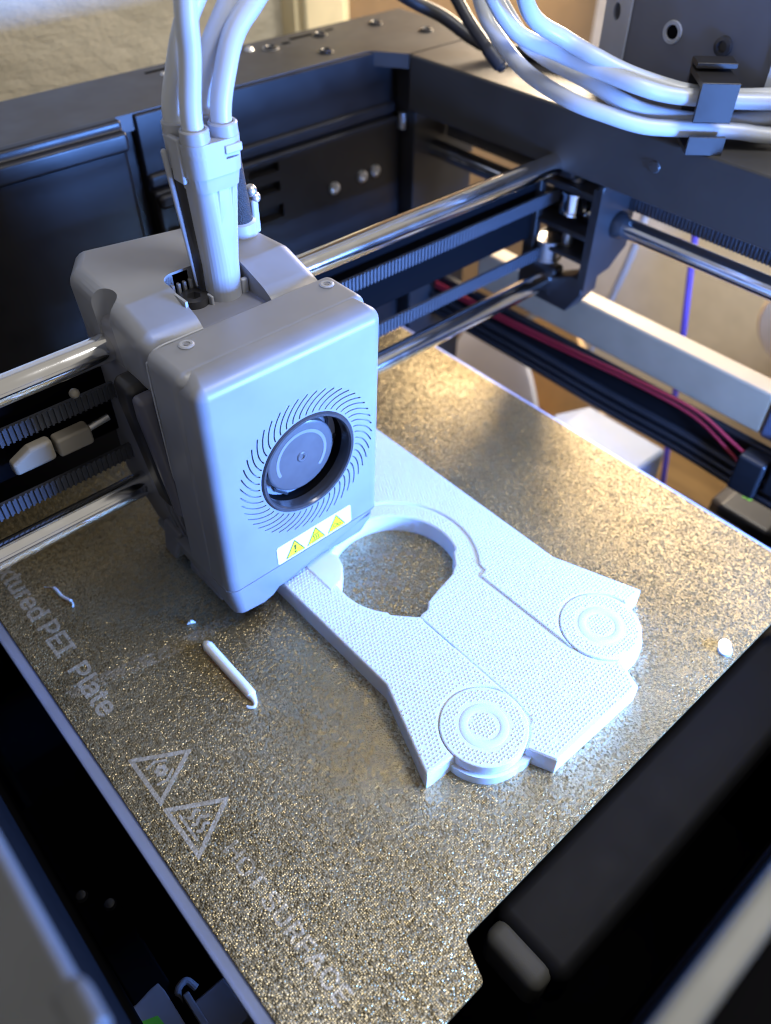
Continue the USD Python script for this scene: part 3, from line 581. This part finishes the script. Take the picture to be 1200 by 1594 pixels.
part(cl, 'band', in_clip(unary_union([sbox(5.2, 12.2, 6.4, 25.6), sbox(-14, 24.4, 6.4, 25.6)]).buffer(.5, 6), -8.5, 5.5), BLACK)
part(cl, 'foot_tab', in_clip(unary_union([sbox(-14, .1, 7.4, 1.3), sbox(6.2, .1, 7.4, 6.6)]).buffer(.2, 6), -8.5, 5.5), BLACK)
part(cl, 'back_plate', in_clip(unary_union([sbox(-14.6, .4, -13.4, 29), sbox(-14.6, 27.6, -6, 29)]).buffer(.3, 6), -8.5, 6.5), BLACK)

# ================================================================ TOWER STANDING ON THE RIGHT RIM
tw = thing('mast_bracket', 'blue grey metal bracket with bolt and washer on the right rim', 'bracket', (215, 190, 125))
core = ext(Polygon([(195, 155), (195, 222), (207, 243), (238, 243), (238, 149), (200, 149)]), 125.1, 250)
hx = np.array([201.0, 232.5, 156.0]); hn = np.array([-.868, .496, 0])
core = core - cyl(hx + hn * 3, hx - hn * 8, 3.4)
part(tw, 'post', core, TOWER)
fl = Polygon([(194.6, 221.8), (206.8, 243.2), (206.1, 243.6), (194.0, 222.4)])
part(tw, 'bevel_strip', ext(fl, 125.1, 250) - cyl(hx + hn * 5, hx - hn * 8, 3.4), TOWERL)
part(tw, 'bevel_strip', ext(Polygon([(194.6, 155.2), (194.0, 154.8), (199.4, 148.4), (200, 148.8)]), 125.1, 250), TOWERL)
part(tw, 'washer', lathe([[2.6, 0], [4.4, 0], [4.2, .9], [2.9, .9], [2.6, 0]], (195, 200.7, 155), (-1, 0, 0), 32), LGREY)
part(tw, 'washer_hole', lathe([[0, 0], [2.6, 0], [2.6, .1], [0, .1]], (194.95, 200.7, 155), (-1, 0, 0), 24), VOID)
part(tw, 'bolt', lathe([[0, 0], [3.8, 0], [3.6, 1.8], [2.2, 2.0], [1.8, .6], [0, .6]], (195, 176.6, 154.7), (-1, 0, 0), 28), BOLT)

# ================================================================ BESIDE THE PRINTER, SEEN THROUGH ITS OPEN SIDE
sp = thing('filament_spool', 'pale translucent filament spool with a cardboard side under the right rail', 'spool', (245.5, 312, -290))
SN = np.array([-.853, .492, .174]); SC = np.array([245.5, 312.0, -182.0])
part(sp, 'flange', lathe([[14, 0], [95, 0], [103, 1.5], [109, 4], [112, 6], [110.5, 8], [101, 4], [14, 3.5], [14, 0]], SC, SN, 96), SPOOL)
part(sp, 'hub', lathe([[0, 0], [42, 0], [42, 44], [0, 44]], SC, -SN, 48), CARD)
part(sp, 'cardboard_flange', lathe([[0, 0], [116, 0], [116, 4], [0, 4]], SC - SN * 40, -SN, 14), CARD)
part(sp, 'rivet', lathe([[0, 0], [3, 0], [2, 2], [0, 2]], SC - SN * 40 + np.array([20, -50, 92]), SN, 16), RAIL)
single('pale_box', hull(rbox(186, 222, 158, 216, -110, -60, 3), rbox(196, 206, 170, 226, -110, -62, 4)), BOX, 'pale blue white box beside the right edge of the gold plate', 'box')
single('white_strand', tube([(302, 250, 60), (300, 252.1, 40.9), (300, 255.8, 1.8), (300, 266.3, -50.3), (300, 274.2, -103.5), (300, 284.1, -145.8), (300, 292, -180)], 2.6, 12), TUBE, 'straight white filament strand hanging outside the right side of the printer', 'filament')
single('purple_strand', tube([(262, 206, 95), (260, 199.8, 59.6), (260, 194.3, 27.4), (260, 185.6, -21.3), (260, 174.9, -87.4), (260, 168, -130)], 1.9, 12), PURPLE, 'purple filament strand hanging right of the white strand', 'filament')
single('round_roll', lathe([[0, 0], [40, 0], [42, 3], [42, 60], [0, 60]], (430, 168, -72), (.8, .2, .1), 56), RAIL, 'beige round roll end at the right edge behind the rail', 'roll')
for nm, l, sgn, cx, cy in (('bed_mount', 'black bed mount with green sticker right of the gold plate', 1, 215, 100), ('bed_mount', 'black bed mount with green sticker in the dark gap left of the plate', -1, -155, 98)):
    b = thing(nm, l, 'bracket', (cx, cy, -80), group='bed mounts with green stickers')
    if sgn < 0:
        part(b, 'block', hull(rbox(-172, -147, 88, 108, -90, -60, 1), rbox(-152, -147.5, 88, 111, -90, -60, 1)), GREYD)
        part(b, 'block', rbox(-143, -130, 82, 98, -90, -62, 1), GREYD); part(b, 'bar', rbox(-144, -141.6, 84, 101, -88, -58, .6), GREYD)
        part(b, 'hook', tube([(-146, 101, -64), (-144, 104, -60), (-140.5, 104.5, -60), (-139, 101, -62)], 1.2, 10), GREYD)
        part(b, 'sticker', ext(Polygon([(-157.6, 96), (-152.4, 95), (-153.2, 101.8), (-159.0, 104.2)]), -60.1, -59.8), GREEN)
    else:
        part(b, 'block', hull(rbox(206, 246, 82, 114, -110, -62, 3), rbox(212, 240, 76, 120, -110, -66, 3)), BLACK); part(b, 'block', rbox(180, 206, 92, 138, -110, -66, 5), BLACK)
        part(b, 'sticker', ext(Polygon([(226 + 5 * math.cos(a) * (1 + .2 * math.cos(5 * a)), 105 + 3.6 * math.sin(a)) for a in np.linspace(0, 6.28, 20)]), -62.05, -61.7), GREEN)
        part(b, 'screw', ball((236, 98, -62), 2.6), STEEL)

# ================================================================ FRONT OF THE PRINTER
fb = thing('front_bar', 'dark rounded bar lying in front of the gold plate', 'bar', (20, 28, -50))
part(fb, 'bar', rbox(-56, 158, 15, 45, -55, -24, 5), plastic('dull_black_rubber', (0.013, 0.013, 0.0145), 0.6, 0.1, spec=0.2))
part(fb, 'lit_bar_end', rbox(-61, -55.5, 19, 42, -46, -25.5, 4), plastic('lit_end_tone', (0.10, 0.098, 0.085), 0.6))  # paler colour stands for light caught by the bar's end face
ld = thing('glint_dot', 'small glowing white dot standing for a glint at the front edge of the gold plate', 'light', (69, 45.5, 0))  # glowing dome in place of a glint on the plate edge
part(ld, 'socket', cyl((69, 45.5, 0), (69, 45.5, 1.0), 2.7), LGREY)  # foot of the added glint dome
part(ld, 'glint_dome', hull(ball((69, 45.5, 1.3), 2.2, 20), ball((70.5, 46.8, 1.3), 2.2, 20)), GLINTM)
for sx, sy in ((-154.5, 154), (-148, 144.4)):
    part(fr, 'screw', lathe([[0, 0], [2.4, 0], [1.8, 1.4], [0, 1.6]], (sx, sy, -60), (0, 0, 1), 16), BOLT)
part(fr, 'screw_rail', rbox(-157.9, -145, 60, 200, -66, -60.1, 1), VOID)
